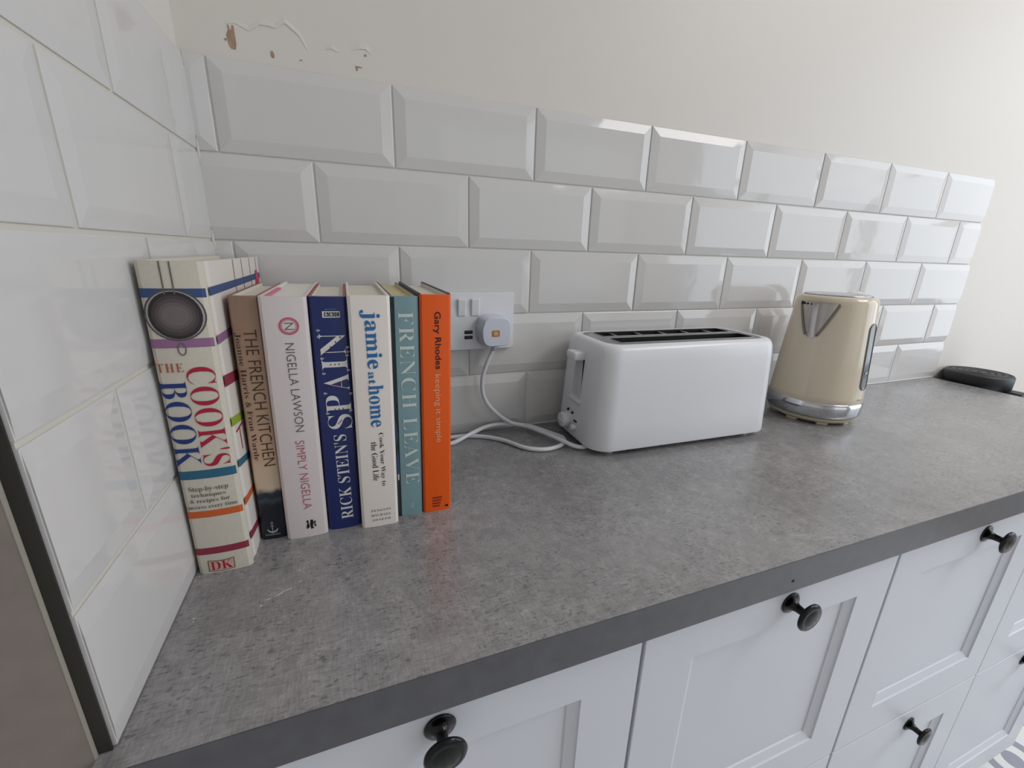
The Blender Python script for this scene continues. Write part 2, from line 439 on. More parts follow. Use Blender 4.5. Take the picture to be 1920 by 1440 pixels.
def cut_grid(vs2, fs, step):
    """slice flat 2-D faces on a grid in the first coordinate so that they can follow a curved surface"""
    bm = bmesh.new(); V = [bm.verts.new((a, b, 0)) for a, b in vs2]
    for f in fs:
        try: bm.faces.new([V[i] for i in f])
        except ValueError: pass
    lo = min(a for a, b in vs2); hi = max(a for a, b in vs2); x = math.ceil(lo/step)*step
    while x < hi:
        bmesh.ops.bisect_plane(bm, geom=list(bm.verts)+list(bm.edges)+list(bm.faces), plane_co=(x, 0, 0), plane_no=(1, 0, 0), dist=1e-7); x += step
    bm.verts.index_update()
    r = [(v.co.x, v.co.y) for v in bm.verts], [[v.index for v in f.verts] for f in bm.faces]; bm.free(); return r

# ------------------------------------------------------------------ books
LEAN = .014
class Book:
    def __init__(s, label, x0, x1, yf, yb, h, sag, spine, board, board_t=.0028, groove=False, page=None, inset=.004, lean=LEAN):
        s.x0, s.w, s.yf, s.d, s.h, s.sag, s.lean = x0, x1-x0, yf, yb-yf, h, sag, lean
        s.root = thing('book', label, 'book', (x0, yf, ZC + .0002), (0, lean, 0), 'cookery books standing in the corner')
        w, d, t = s.w, s.d, board_t
        out = []
        if groove: lft = [(0, d), (0, .016), (.0012, .012), (.0012, .008), (0, .004)]; rgt = [(w, .004), (w-.0012, .008), (w-.0012, .012), (w, .016), (w, d)]
        else: lft = [(0, d), (0, .006), (0, .0035)]; rgt = [(w, .0035), (w, .006), (w, d)]
        n = 14; sp = [(w*k/n, s.y(w*k/n)) for k in range(n+1)]
        out = lft + sp + rgt
        inn = [(w-t, d), (w-t, .02), (w-t, .007), (w/2, .0045), (t, .007), (t, .02), (t, d)]
        s.mb = MB(); nl = len(lft); ns = len(sp)
        A = out + inn; N = len(A)
        def wall(i, m, smooth=False):
            p, q = A[i], A[(i+1) % N]
            s.mb.add([(p[0], p[1], 0), (q[0], q[1], 0), (q[0], q[1], h), (p[0], p[1], h)], [(0, 1, 2, 3)], m, smooth)
        bl = board[0] if isinstance(board, tuple) else board; br = board[1] if isinstance(board, tuple) else board
        for i in range(N):
            if i < nl-1: wall(i, bl)
            elif i < nl+ns: wall(i, spine)
            elif i < nl+ns+len(rgt)-1: wall(i, br)
            else: wall(i, page or M_paper)
        # rims: left board, spine, right board
        def rim(poly, m):
            for z in (0, h): s.mb.add([(x, y, z) for x, y in poly], [tuple(range(len(poly)))], m)
        rim(lft + [(t, .007), (t, .02), (t, d)], bl); rim(rgt + [(w-t, d), (w-t, .02), (w-t, .007)], br)
        k = len(sp)//2
        mid = (w/2, .0045)
        rim([lft[-1]] + sp[:k+1] + [mid, (t, .007)], spine); rim(sp[k:] + [rgt[0], (w-t, .007), mid], spine)
        pb = MB(); pb.box((t+.0002, .0055, .003), (w-t-.0002, d-.003, h-inset), page or M_paper); s.pb = pb; s.t = t; s.inset = inset
    def y(s, u):
        k = (u - s.w/2) / (s.w/2); e = .0022
        r = 0
        dd = min(u, s.w-u)
        if dd < e: r = e - math.sqrt(max(0, e*e - (e-dd)**2))
        return -s.sag * (1-k*k) + r
    def U(s, x, z): return x - s.x0 - s.lean*z
    def decal(s, vs2, fs, m, eps=.00022):
        """vs2 in (u,z) on the spine"""
        v2, f2 = cut_grid(vs2, fs, .0025)
        s.mb.add([(u, s.y(u) - eps, z) for u, z in v2], f2, m)
    def rect(s, x0, x1, z0, z1, m, eps=.0002, slope=0.0):
        zm = (z0+z1)/2; u0 = s.U(x0, zm) if x0 is not None else 0.0005; u1 = s.U(x1, zm) if x1 is not None else s.w-.0005
        s.decal([(u0, z0), (u1, z0+slope), (u1, z1+slope), (u0, z1)], [(0, 1, 2, 3)], m, eps)
    def poly(s, pts, m, eps=.0003):
        s.decal([(s.U(x, z), z) for x, z in pts], [tuple(range(len(pts)))], m, eps)
    def ell(s, x, z, rx, rz, m, eps=.0003, n=28, rot=0):
        s.poly([(x + rx*cos(2*pi*k/n), z + rz*sin(2*pi*k/n)) for k in range(n)], m, eps)
    def ring(s, x, z, rx, rz, wd, m, eps=.0004, n=32):
        vs2 = []; fs = []
        for k in range(n):
            c, q = cos(2*pi*k/n), sin(2*pi*k/n)
            vs2 += [(s.U(x, z) + rx*c, z + rz*q), (s.U(x, z) + (rx-wd)*c, z + (rz-wd)*q)]
        for k in range(n): j = (k+1) % n; fs.append((2*k, 2*j, 2*j+1, 2*k+1))
        s.decal(vs2, fs, m, eps)
    def text(s, body, x0, x1, z0, z1, m, way='down', offset=0.0, space=1.0, eps=.0005):
        """fills the rectangle; way: down = read from top to bottom, up = bottom to top, flat = upright"""
        g_, fs = text_geo(body, offset, space); vs2 = []
        for a, b in g_:
            if way == 'flat': x, z = x0 + (x1-x0)*a, z0 + (z1-z0)*b
            elif way == 'down': x, z = x0 + (x1-x0)*b, z1 - (z1-z0)*a
            else: x, z = x1 - (x1-x0)*b, z0 + (z1-z0)*a
            vs2.append((s.U(x, z), z))
        s.decal(vs2, fs, m, eps)
    def side(s, y0, y1, z0, z1, m, eps=.0002, dz=0.0):
        """patch on the right-hand board (world y)"""
        a, b = y0 - s.yf, y1 - s.yf; x = s.w + eps
        s.mb.add([(x, a, z0), (x, b, z0+dz), (x, b, z1+dz), (x, a, z1)], [(0, 1, 2, 3)], m)
    def done(s, extra=None):
        c = s.mb.build('cover', s.root, fix=False); p = s.pb.build('page_block', s.root); return c, p

def ink(name, h, rough=.55): return mat('ink_' + name, h, rough, spec=.3)
# 1 thick striped book
cl = mat('cream_cloth', '#CFC8BA', .6, noise=(400, .06))
clw = mat('cream_board', '#DCD5CE', .5)
B = Book('thick cream hardback with coloured stripes and a sieve pictured on its spine', .0034, .0464, -.2470, -.012, .2775, .0022, cl, clw, groove=True, lean=.004)
blue, pur, teal, org, mar = ink('blue', '#3A507C'), ink('purple', '#93698F'), ink('teal', '#2E6480'), ink('orange', '#C9602E'), ink('maroon', '#8C3346')
red, navy, grn, grey = ink('red', '#A81F3C'), ink('navy', '#22397A'), ink('green', '#93A838'), ink('grey', '#6A655F')
B.rect(None, None, .2505, .2573, blue); B.rect(None, None, .2116, .2187, pur); B.rect(None, None, .0968, .1048, teal)
B.rect(None, None, .0588, .0654, org); B.rect(None, None, .0206, .0275, mar)
yb = -.2395
B.side(yb, -.012, .2508, .2575, blue, dz=.001); B.side(yb, -.10, .2112, .2185, pur); B.side(yb, -.16, .1745, .1845, mar, dz=-.010)
B.side(yb, -.16, .138, .146, grn, dz=-.014); B.side(yb, -.16, .0985, .1055, teal, dz=-.018); B.side(yb, -.16, .0595, .0662, org, dz=-.010); B.side(yb, -.16, .0225, .030, mar, dz=-.014)
for y0, y1, za, zb_ in ((-.148, -.1465, .244, .2772), (-.110, -.1085, .2405, .2772), (-.069, -.0675, .2405, .2772), (-.0305, -.029, .258, .2772)):
    B.side(y0, y1, za, zb_, grey, eps=.0004)
B.mb.add([(B.w + .0005, y - B.yf, z) for y, z in ((-.040, .262), (-.030, .2625), (-.020, .252), (-.022, .240), (-.048, .240), (-.043, .25))], [(0, 1, 2, 3, 4, 5)], ink('pink', '#C23A62'))
# red T on the board
B.side(-.2300, -.2050, .1285, .1303, red, eps=.0004); B.side(-.2188, -.2170, .1075, .1290, red, eps=.0004)
# sieve
for x in (.0208, .0272): B.rect(x-.0005, x+.0005, .2530, .2772, grey, .0004)
B.ell(.0250, .2370, .0202, .0200, ink('steel_light', '#A7A2A2')); B.ring(.0250, .2370, .0202, .0200, .0012, ink('steel_edge', '#57504F'))
for k, c in enumerate(('#332E30', '#484143', '#594F51', '#695F60', '#726869')):
    B.ell(.0250, .2368, .0176 - k*.0022, .0184 - k*.0027, ink('mesh%d' % k, c), .00036 + k*.00004)
B.ring(.0250, .2105, .0030, .0052, .0009, grey, .0005)
B.text(serif('THE'), .0052, .0234, .1921, .1991, ink('rust', '#A8553F'), 'flat', -.010, 1.15)
B.text(serif("COOK'S"), .0243, .0446, .1078, .1955, red, 'down', -.011)
B.text(serif('BOOK'), .0046, .0232, .1093, .1848, navy, 'down', -.011)
tx = ink('text_grey', '#5E5A54')
for body, a, b, za, zb_ in (('Step-by-step', .0090, .0385, .0838, .0898), ('techniques', .0102, .0358, .0785, .0832), ('& recipes for', .0085, .0385, .0728, .0776), ('success every time', .0045, .0432, .0668, .0718)):
    B.text(serif(body), a, b, za, zb_, tx, 'flat', -.010)
B.poly([(.0120, .0140), (.0222, .0128), (.0330, .0138), (.0326, .0022), (.0222, .0012), (.0118, .0024)], ink('logo_frame', '#5C4A42'), .0003)
B.poly([(.0127, .0134), (.0222, .0122), (.0324, .0132), (.0320, .0028), (.0222, .0018), (.0125, .0030)], ink('logo_fill', '#C9A79A'), .0004)
B.text(serif('DK'), .0138, .0312, .0034, .0122, red, 'flat', -.008)
B.done()

# 2 brown photographic cover
def photo_spine():
    m = bpy.data.materials.new('printed_brown_to_navy'); m.use_nodes = True; nt = m.node_tree; b = nt.nodes['Principled BSDF']
    tc = nt.nodes.new('ShaderNodeTexCoord'); sp = nt.nodes.new('ShaderNodeSeparateXYZ'); r = nt.nodes.new('ShaderNodeValToRGB')
    nz = nt.nodes.new('ShaderNodeTexNoise'); nz.inputs['Scale'].default_value = 90
    ma = nt.nodes.new('ShaderNodeMath'); ma.operation = 'MULTIPLY_ADD'; ma.inputs[1].default_value = .012
    nt.links.new(tc.outputs['Object'], sp.inputs[0]); nt.links.new(tc.outputs['Object'], nz.inputs['Vector'])
    nt.links.new(nz.outputs['Fac'], ma.inputs[0]); nt.links.new(sp.outputs[2], ma.inputs[2])
    mu = nt.nodes.new('ShaderNodeMath'); mu.operation = 'MULTIPLY'; mu.inputs[1].default_value = 1/.26
    nt.links.new(ma.outputs[0], mu.inputs[0]); nt.links.new(mu.outputs[0], r.inputs[0])
    e = r.color_ramp.elements; e[0].position = 0; e[0].color = lin('#141926'); e[1].position = 1; e[1].color = lin('#8C7262')
    for p, c in ((.175, '#151B28'), (.195, '#3A4757'), (.205, '#1C2836'), (.225, '#26323F'), (.25, '#CDBFAA'), (.33, '#CDB59B'), (.40, '#CDA88E'), (.52, '#B69982'), (.8, '#A0836C')):
        q = e.new(p); q.color = lin(c)
    nt.links.new(r.outputs[0], b.inputs['Base Color']); b.inputs['Roughness'].default_value = .4
    return m
B = Book('narrow brown book with a dark navy foot, second from the left', .0484, .0723, -.2095, -.045, .2478, .0012, photo_spine(), mat('rust_board', '#9C5A4C', .5))
dk = ink('dark_brown', '#45332A')
B.text('THE FRENCH KITCHEN', .0606, .0708, .0832, .2182, dk, 'down', -.010)
B.text(serif('Joanne Harris & Fran Warde'), .0530, .0580, .0900, .2155, dk, 'down', -.010)
pale = ink('pale_grey', '#AEB6BE')
B.rect(.0592, .0598, .0095, .0180, pale, .0004); B.ring(.0595, .0190, .0012, .0012, .0004, pale)
B.poly([(.0545, .0118), (.0553, .0120), (.0568, .0098), (.0595, .0088), (.0622, .0096), (.0640, .0118), (.0648, .0115), (.0630, .0082), (.0595, .0070), (.0560, .0084)], pale, .0004)
B.rect(.0578, .0612, .0148, .0153, pale, .0004)
B.text(serif('Doubleday'), .0525, .0665, .0042, .0064, pale, 'flat', -.010)
B.done()

# 3 white and pink
B = Book('white book with a pink ring badge on its spine and pink inner boards', .0728, .1115, -.2170, -.020, .2478, .0014, mat('white_pink_jacket', '#D9CFCF', .4), (mat('pale_jacket', '#DDD3D3', .4), mat('pale_jacket', '#DDD3D3', .4)), page=mat('white_pages', '#E3DFD8', .85), inset=.0025)
pk = ink('rose', '#C0566E')
B.ring(.0985, .2218, .0083, .0079, .0015, pk); B.ring(.0985, .2218, .0061, .0058, .0004, pk); B.text('N', .0950, .1022, .2185, .2248, ink('slate', '#5A5354'), 'down', -.015)
B.text('NIGELLA LAWSON', .0934, .1010, .1190, .2062, ink('slate', '#5A5354'), 'down', -.012)
B.text('SIMPLY NIGELLA', .0916, .0994, .0335, .1095, ink('rose_text', '#B5506A'), 'down', -.012)
k2 = ink('black', '#17171A')
for q in (((.0922, .0195), (.0945, .0200), (.0942, .0170), (.0950, .0120), (.0925, .0095), (.0920, .0125), (.0932, .0165)), ((.0965, .0202), (.0985, .0198), (.0990, .0165), (.0978, .0120), (.0990, .0100), (.0960, .0092), (.0955, .0150)), ((.0995, .0185), (.1012, .0175), (.1004, .0150), (.1014, .0110), (.0996, .0120))):
    B.poly(q, k2, .0004)
B.side(-.21, -.05, .2405, .2474, pk)
c, p = B.done()
# pink lining showing on the left board
mb = MB(); mb.box((.0029, .008, .240), (.0064, .105, .2474), ink('pink_lining', '#D2758F')); mb.build('endpaper', B.root)

# 4 navy
nv = mat('navy_jacket', '#1B2A66', .35); B = Book('dark blue book with ornate white lettering and red board edges', .1125, .1452, -.2125, -.046, .2472, .0020, nv, (mat('red_board', '#A84840', .5), mat('red_board', '#A84840', .5)))
wt = ink('white', '#D9D9DA'); rd = ink('deep_red', '#8E2B3C')
B.rect(.1268, .1420, .2280, .2339, wt); B.text('BOOKS', .1298, .1392, .2352, .2364, ink('dim_white', '#7F86A8'), 'flat')
for k in range(3):
    x = .1284 + k*.0045; B.rect(x, x + .0040, .2290, .2330, ink('black', '#17171A'), .0004); B.text('BBC'[k], x + .0009, x + .0031, .2296, .2324, wt, 'flat', .01, eps=.0006)
B.text(serif("RICK STEIN'S"), .1256, .1380, .0118, .1096, wt, 'up', -.007)
for ch, za, zb_ in (('S', .1158, .1312), ('P', .1335, .1515), ('A', .1560, .1730), ('I', .1765, .1892), ('N', .1918, .2138)):
    B.text(serif(ch), .1222, .1450, za, zb_, wt, 'up', -.012, eps=.0004)
def dia(x, z, r=.0008): B.poly([(x-r, z), (x, z+r*1.3), (x+r, z), (x, z-r*1.3)], rd, .0006)
for k in range(4): dia(.1270 + k*.0045, .1955 + k*.0046, .0009)
for k in range(3): dia(.1300 + k*.0037, .1829); dia(.1300 + k*.0037, .1372)
for k in range(4): dia(.1265 + k*.0040, .1590 + k*.0018)
for k in range(3): dia(.1320 + k*.0015, .1220 + k*.0014)
for x, z in ((.1215, .2160), (.1215, .2100), (.1462, .1945), (.1460, .1990), (.1228, .1740), (.1450, .1910), (.1225, .1890), (.1450, .1762), (.1222, .1540), (.1455, .1520), (.1440, .1340), (.1225, .1330)):
    B.ring(x, z, .0011, .0011, .0005, wt); B.ell(x + .0016, z, .0005, .0005, wt, n=8)
B.done()

# 5 white with blue serif title
wj = mat('warm_white_jacket', '#E8E0DA', .45); B = Book('thick white book with a blue lower case title, right of the navy book',   .1460, .1841, -.2215, -.040, .2487, .0006, wj, wj, board_t=.0024)
bl = ink('mid_blue', '#2F6BA6'); wh = ink('light_blue_inner', '#BBD3E2')
B.text(serif('jamie'), .1592, .1776, .1780, .2356, bl, 'down', .004)
B.text(serif('at'), .1632, .1698, .1625, .1752, bl, 'down')
B.text(serif('home'), .1624, .1766, .1168, .1612, bl, 'down', .002)
B.text(serif('Cook Your Way to'), .1683, .1738, .0486, .1100, k2, 'down', -.009); B.text(serif('the Good Life'), .1610, .1668, .0560, .1003, k2, 'down', -.009)
for k, (s_, a, b) in enumerate((('PENGUIN', .1565, .1766), ('MICHAEL', .1563, .1764), ('JOSEPH', .1570, .1758))):
    B.text(serif(s_), a, b, .0185 - k*.0058, .0212 - k*.0058, ink('grey_black', '#44423F'), 'flat', -.006, 1.5)
B.done()

# 6 pale teal
tl = mat('teal_jacket', '#7D9DA4', .4, noise=(25, .12)); dg_ = mat('dark_green_photo', '#1D2B2E', .35, noise=(60, .4))
B = Book('slim pale teal book with dark jacket edges, second from the right', .1850, .2127, -.2110, -.012, .2467, .0010, tl, (dg_, mat('navy_edge', '#20263A', .4)), page=mat('yellowed_pages', '#CFC19C', .85))
B.rect(None, .1908, 0.0005, .2462, dg_, .0003)
bp_ = ink('photo_blue', '#3C5578')
for q in (((.1858, .105), (.1868, .118), (.1878, .112), (.1882, .098), (.1866, .086)), ((.1862, .075), (.1880, .083), (.1884, .055), (.1870, .042), (.1860, .056))): B.poly([(x + .0008, z) for x, z in q], bp_, .0005)
B.poly([(.1868, .0525), (.1884, .0545), (.1882, .047), (.187, .046)], wt, .0006)
pt = ink('pale_teal', '#C3CFCB')
B.text(serif('FRENCH LEAVE'), .1952, .2103, .0405, .2318, pt, 'down', -.012, 1.1)
B.ring(.2010, .0142, .0018, .0020, .0004, pt); B.ring(.2010, .0110, .0014, .0016, .0004, pt)
B.done()

# 7 orange
oj = mat('orange_jacket', '#EA5A02', .4); nb = mat('navy_board', '#2A2A3C', .45)
B = Book('bright orange book at the right end of the row', .2137, .2456, -.2122, -.036, .2483, .0007, oj, (nb, mat('white_jacket_flap', '#C8C2B8', .45)), board_t=.0030)
B.rect(None, .2158, .0005, .2478, nb, .0003)
B.text('Gary Rhodes', .2294, .2378, .1710, .2314, k2, 'down', .006)
B.text('keeping it simple', .2284, .2366, .0872, .1652, ink('pale_orange', '#E6C4A0'), 'down', -.012)
rb_ = ink('red_brown', '#8A3416')
for k in range(4): B.rect(.2237, .2352 - .001*k, .0165 - .0036*k, .0185 - .0036*k, rb_)
B.rect(.2385, .2420, .0040, .0065, ink('black', '#17171A'))
c, p = B.done()
# the boards show above the jacket on both sides
mb = MB(); mb.box((-.0006, .0035, .0), (.0012, B.d, B.h + .0012), nb); mb.box((B.w - .0024, .006, .0), (B.w + .0002, B.d, B.h + .0012), nb); mb.build('board_edge', B.root)

# ------------------------------------------------------------------ socket
t = thing('wall_socket', 'white double socket with two switches and two charging ports on the tiles', 'socket', (.322, -.004, ZC + .188))
mb = MB()
R0 = rrect(-.073, .073, -.0438, .0438, .004)
def xz(r, y): return [(a, y, b) for a, b in r]
mb.loft([xz(R0, 0.0), xz(R0, -.0062), xz(rrect(-.0722, .0722, -.043, .043, .0036), -.0075)], M_wplas, smooth=False)
mb.build('faceplate', t)
for x in (-.0118, .0090):
    mb = MB(); M = Matrix.Translation((x, -.0075, .0220)) @ Matrix.Rotation(rad(7), 4, 'X')
    mb.box((-.0062, -.0032, -.0130), (.0062, .0015, .0130), M_wplas, .0012, 2, M); mb.build('switch', t)
for z in (-.0162, -.0243):
    mb = MB(); mb.box((-.0075, -.0078, z-.0026), (.0055, -.0070, z+.0026), M_dark); mb.box((-.0060, -.0080, z-.0006), (.0040, -.0074, z+.0012), mat('port_grey', '#3A3A3C', .4)); mb.build('charging_port', t)

# ------------------------------------------------------------------ plug and flex
t = thing('power_cord', 'white plug in the socket with its white flex looping down to the toaster', 'power cord', (.357, -.012, ZC + .178))
def PXZ(pts, y): return [(a, y, b) for a, b in pts]
def plug_outline(s=1.0):
    o_ = [(-.0185, .0205), (-.010, .0245), (.010, .0245), (.0205, .0205), (.0235, .010), (.0235, -.006), (.0215, -.018), (.0165, -.0235), (0, -.0245), (-.0135, -.0235), (-.0205, -.015), (-.0225, .004)]
    P = [Vector((a, b, 0)) for a, b in o_] + [Vector((*o_[0], 0))]; q = spline(P, 4)[:-1]; return [(v.x*s, v.y*s*.90 - .0030) for v in q]
mb = MB(); M_plug = mat('plug_white', '#D3D7E2', .35)
mb.loft([PXZ(plug_outline(1.06), 0), PXZ(plug_outline(1.08), -.004), PXZ(plug_outline(1.02), -.020), PXZ(plug_outline(.99), -.0255), PXZ(plug_outline(.93), -.028)], M_plug, smooth=True)
pl = mb.build('plug', t, angle=50)
mb = MB(); R_ = rrect(-.0062, .0062, -.0048, .0048, .0014, 3)
mb.loft([xz(R_, -.0275), xz(R_, -.0284)], mat('fuse_orange', '#B8774A', .5), smooth=False)
R_ = rrect(-.0036, .0036, -.0028, .0028, .0009, 3); mb.loft([xz(R_, -.0282), xz(R_, -.0288)], mat('fuse_pale', '#CFA679', .5), smooth=False)
f = mb.build('fuse_cover', pl, (-.0010, 0, -.0045)); f['label'] = 'orange fuse cover'
mb = MB(); off = Vector((.357, -.012, ZC + .178)); r0 = .0034
pts = [(.3585, -.030, .1560), (.3560, -.029, .146), (.3475, -.026, .126), (.3405, -.023, .097), (.3440, -.022, .067), (.3610, -.021, .042), (.392, -.020, .0170), (.424, -.030, .0105), (.449, -.053, .0050), (.4625, -.077, .0037), (.4500, -.099, .0037), (.4180, -.1075, .0037),
       (.3900, -.094, .0037), (.3680, -.060, .0037), (.3440, -.037, .0037), (.315, -.024, .0037), (.290, -.022, .0037), (.272, -.020, .0037), (.2620, -.027, .0037), (.2680, -.041, .0037), (.287, -.043, .0037), (.318, -.031, .0095), (.352, -.0155, .0130), (.383, -.0140, .0130), (.413, -.0280, .0115),
       (.432, -.062, .0115), (.448, -.096, .0105), (.463, -.114, .0060), (.476, -.118, .0038), (.487, -.115, .0036)]
mb.tube([Vector((x, y, ZC + z)) - off for x, y, z in spline(pts, 8)], r0, M_wplas, 12); mb.build('flex', t)
mb = MB(); mb.tube([Vector((x, y, ZC+z)) - off for x, y, z in ((.3590, -.030, .157), (.3580, -.0295, .152), (.3555, -.0290, .1455))], [.0052, .0048, .0040], M_plug, 12); mb.build('cord_grip', t)

# ------------------------------------------------------------------ toaster
TX0, TY0 = .6475, -.087
t = thing('toaster', 'white long-slot toaster on the worktop beside the kettle', 'toaster', (TX0, TY0, ZC), (0, 0, rad(-1.6)))
hx0, hx1, hy, TH = .1740, .1640, .0740, .1690
def tr(sx, sy, z, r): return [(a, b, z) for a, b in rrect(-sx, sx, -sy, sy, r, 8)]
mb = MB(); rings = []
prof = [(0.012, -.006, .0), (.0085, -.0015, .0), (.010, 0, 0)]
for z, k in ((.0075, -.004), (.0095, -.001), (.013, 0.0), (.05, 0), (.10, 0), (.145, 0), (.1565, -.0008), (.1630, -.0026), (.1667, -.0055), (.1686, -.0090), (.1690, -.0130)):
    f_ = z / TH; rings.append(tr(hx0 + (hx1-hx0)*f_ + k, hy - .006*f_ + k, z, max(.012, .034 - .004*f_ + k)))
# shallow well for the steel plate
rings.append(tr(hx1 - .0165, hy - .0190, .1688, .026)); rings.append(tr(hx1 - .0170, hy - .0195, .1676, .026))
mb.loft(rings, M_wplas, True, True); body = mb.build('body', t, angle=35)
M_slot = mat('slot_wall', '#2E2E30', .45, metal=.6)
# steel top plate with two bread slots
mb = MB(); px, py = hx1 - .0175, hy - .0200
outl = tr(px, py, .1694, .023); n = len(outl)
ZP = .1684
def slot(y0, y1): return rrect(-px + .022, px - .018, y0, y1, .004, 3)
s1, s2 = slot(-.043, -.010), slot(.008, .041)
# plate made of strips around the slots
def prect(x0, x1, y0, y1, z=ZP, h=.0022): mb.box((x0, y0, z - h), (x1, y1, z), M_steel, .0004, 1)
cu_ = [(a, b) for a, b in rrect(-px, px, -py, py, .023, 8)]
bm = bmesh.new(); ov = [bm.verts.new((a, b, ZP)) for a, b in cu_]; ed = [bm.edges.new((ov[i], ov[(i+1) % len(ov)])) for i in range(len(ov))]
for sl in (s1, s2):
    sv = [bm.verts.new((a, b, ZP)) for a, b in sl]; ed += [bm.edges.new((sv[i], sv[(i+1) % len(sv)])) for i in range(len(sv))]
bmesh.ops.triangle_fill(bm, edges=ed, use_beauty=True)
for f_ in [f_ for f_ in bm.faces if -px + .0225 < f_.calc_center_median().x < px - .0185 and any(b0 + .0005 < f_.calc_center_median().y < b1 - .0005 for b0, b1 in ((-.043, -.010), (.008, .041)))
           and all(abs(v.co.x) < px - .0175 and abs(v.co.y) < .0435 for v in f_.verts)
           and any(all(b0 - .0002 <= v.co.y <= b1 + .0002 for v in f_.verts) for b0, b1 in ((-.043, -.010), (.008, .041)))]:
    bm.faces.remove(f_)
mb.add_bm(bm, M_steel)
for sl in (s1, s2):
    k = len(sl); up = [(a, b, ZP + .0012) for a, b in sl]; dn = [(a, b, ZP - .040) for a, b in sl]
    cx_ = sum(a for a, b in sl)/k; cy_ = sum(b for a, b in sl)/k
    ou = [(a + (.0018 if a > cx_ else -.0018), b + (.0018 if b > cy_ else -.0018), ZP) for a, b in sl]
    mb.add(ou + up + dn, [(i, (i+1) % k, k+(i+1) % k, k+i) for i in range(k)], M_steel)
    mb.add(up + dn, [(i, (i+1) % k, k+(i+1) % k, k+i) for i in range(k)], M_slot)
    mb.add(dn, [tuple(range(k))], M_dark)
pl_ = mb.build('top_plate', t, fix=False); pl_['label'] = 'steel plate with two bread slots'
# bread guard wires across the slots
mb = MB()
for x in [-.095 + .0475*k for k in range(5)]:
    mb.tube([(x, .0075, ZP - .002), (x, .0245, ZP - .0015), (x, .0415, ZP - .002)], .0018, M_steel, 8)
for yy in (-.0345, -.0185):
    mb.tube([(-px + .023, yy, ZP - .007), (px - .019, yy, ZP - .007)], .0010, M_steel, 6)
mb.build('bread_guard', t)
# control end
xe = -hx0
# the lever channel is cut into the body
cb = MB(); cb.box((xe - .020, -.0125, .0745), (xe + .0165, .0165, .1500), M_wplas, .0012, 1)
for b0, b1 in ((-.043, -.010), (.008, .041)): cb.box((-px + .0214, b0 - .0006, TH - .046), (px - .0174, b1 + .0006, TH + .02), M_wplas)
cut = cb.build('cutter', t)
md = body.modifiers.new('cut', 'BOOLEAN'); md.object = cut; md.operation = 'DIFFERENCE'; md.solver = 'EXACT'
dg = bpy.context.evaluated_depsgraph_get(); nm = bpy.data.meshes.new_from_object(body.evaluated_get(dg), depsgraph=dg)
body.modifiers.clear(); body.data = nm; bpy.data.objects.remove(cut); body.data.set_sharp_from_angle(angle=rad(35))
mb = MB(); mb.box((xe + .0150, -.0012, .078), (xe + .0163, .0052, .148), M_dark); mb.build('lever_slit', t)
mb = MB(); mb.box((xe - .0005, -.0165, .0690), (xe + .010, .0205, .0728), M_wplas, .0012); mb.build('channel_ledge', t)
mb = MB(); mb.box((xe - .0100, -.0122, .1370), (xe + .0155, .0162, .1500), M_wplas, .0030, 3); mb.build('lever', t, angle=40)
mb = MB(); Mx = Matrix.Translation((xe + .003, .0180, .0315)) @ Matrix.Rotation(rad(-90), 4, 'Y')
mb.lathe([(0, 0), (.0125, 0), (.0125, .012), (.0115, .0142), (.0085, .0152), (0, .0146)], M_wplas, 28, Mx); mb.box((-.001, -.009, .0140), (.001, .009, .0162), M_wplas, .0005, 1, Mx); mb.build('browning_knob', t, angle=40)
mb = MB(); Mx = Matrix.Translation((xe + .002, -.0075, .0270)) @ Matrix.Rotation(rad(-90), 4, 'Y')
mb.lathe([(0, 0), (.0050, 0), (.0050, .006), (.004, .0072), (0, .0075)], M_wplas, 20, Mx); mb.build('cancel_button', t, angle=40)
mb = MB()
for y, z, a, b in ((.0180, .0485, .0006, .0022), (.0030, .0475, .0006, .0020), (-.0085, .0372, .0045, .0007)): mb.box((xe - .0004, y-a, z-b), (xe + .003, y+a, z+b), M_dark)
mb.build('dial_mark', t)
for x in (-.135, .135):
    for y in (-.052, .052):
        mb = MB(); mb.lathe([(0, 0), (.0065, 0), (.0070, .002), (.0070, .0100), (0, .0100)], M_wplas, 16, Matrix.Translation((x, y, 0))); mb.build('foot', t, angle=40)
mb = MB(); mb.box((-.112, -hy + .004, .0055), (-.099, -hy + .016, .0125), M_dark); mb.build('base_notch', t)

# ------------------------------------------------------------------ kettle
KX, KY = 1.0, -.1057
t = thing('kettle', 'cream enamel kettle with a chrome band and chrome spout, right of the toaster', 'kettle', (KX, KY, ZC))
rb, rt, KH = .0769, .0634, .2356
def kr(z):                        # body radius at height z
    if z < .042: return rb
    q = (z - .042) / (KH - .014 - .042); q = max(0, min(1, q)); return rb + (rt - rb) * (q**1.15)
mb = MB()
mb.lathe([(0, .004), (.060, .004), (.0665, .0045), (.0730, .0090), (.0748, .0125), (.0730, .0135), (0, .0135)], mat('cream_base', '#CFC7B0', .4), 64); bs = mb.build('power_base', t, angle=40)
for k in range(8):
    mb = MB(); a = 2*pi*k/8 + .15; M = Matrix.Rotation(a, 4, 'Z'); mb.box((.054, -.009, 0), (.066, .009, .005), mat('cream_base', '#CFC7B0', .4), .001, 1, M); mb.build('base_foot', bs)
mb = MB(); mb.lathe([(.066, .0138), (.0735, .0140), (.0768, .0165), (.0785, .022), (.0786, .034), (.0782, .0425), (.0766, .0435)], M_chrome, 72); mb.build('chrome_band', t)
prof = [(.0765, .0425)] + [(kr(z), z) for z in [.043 + (KH - .014 - .043)*k/16 for k in range(17)]]
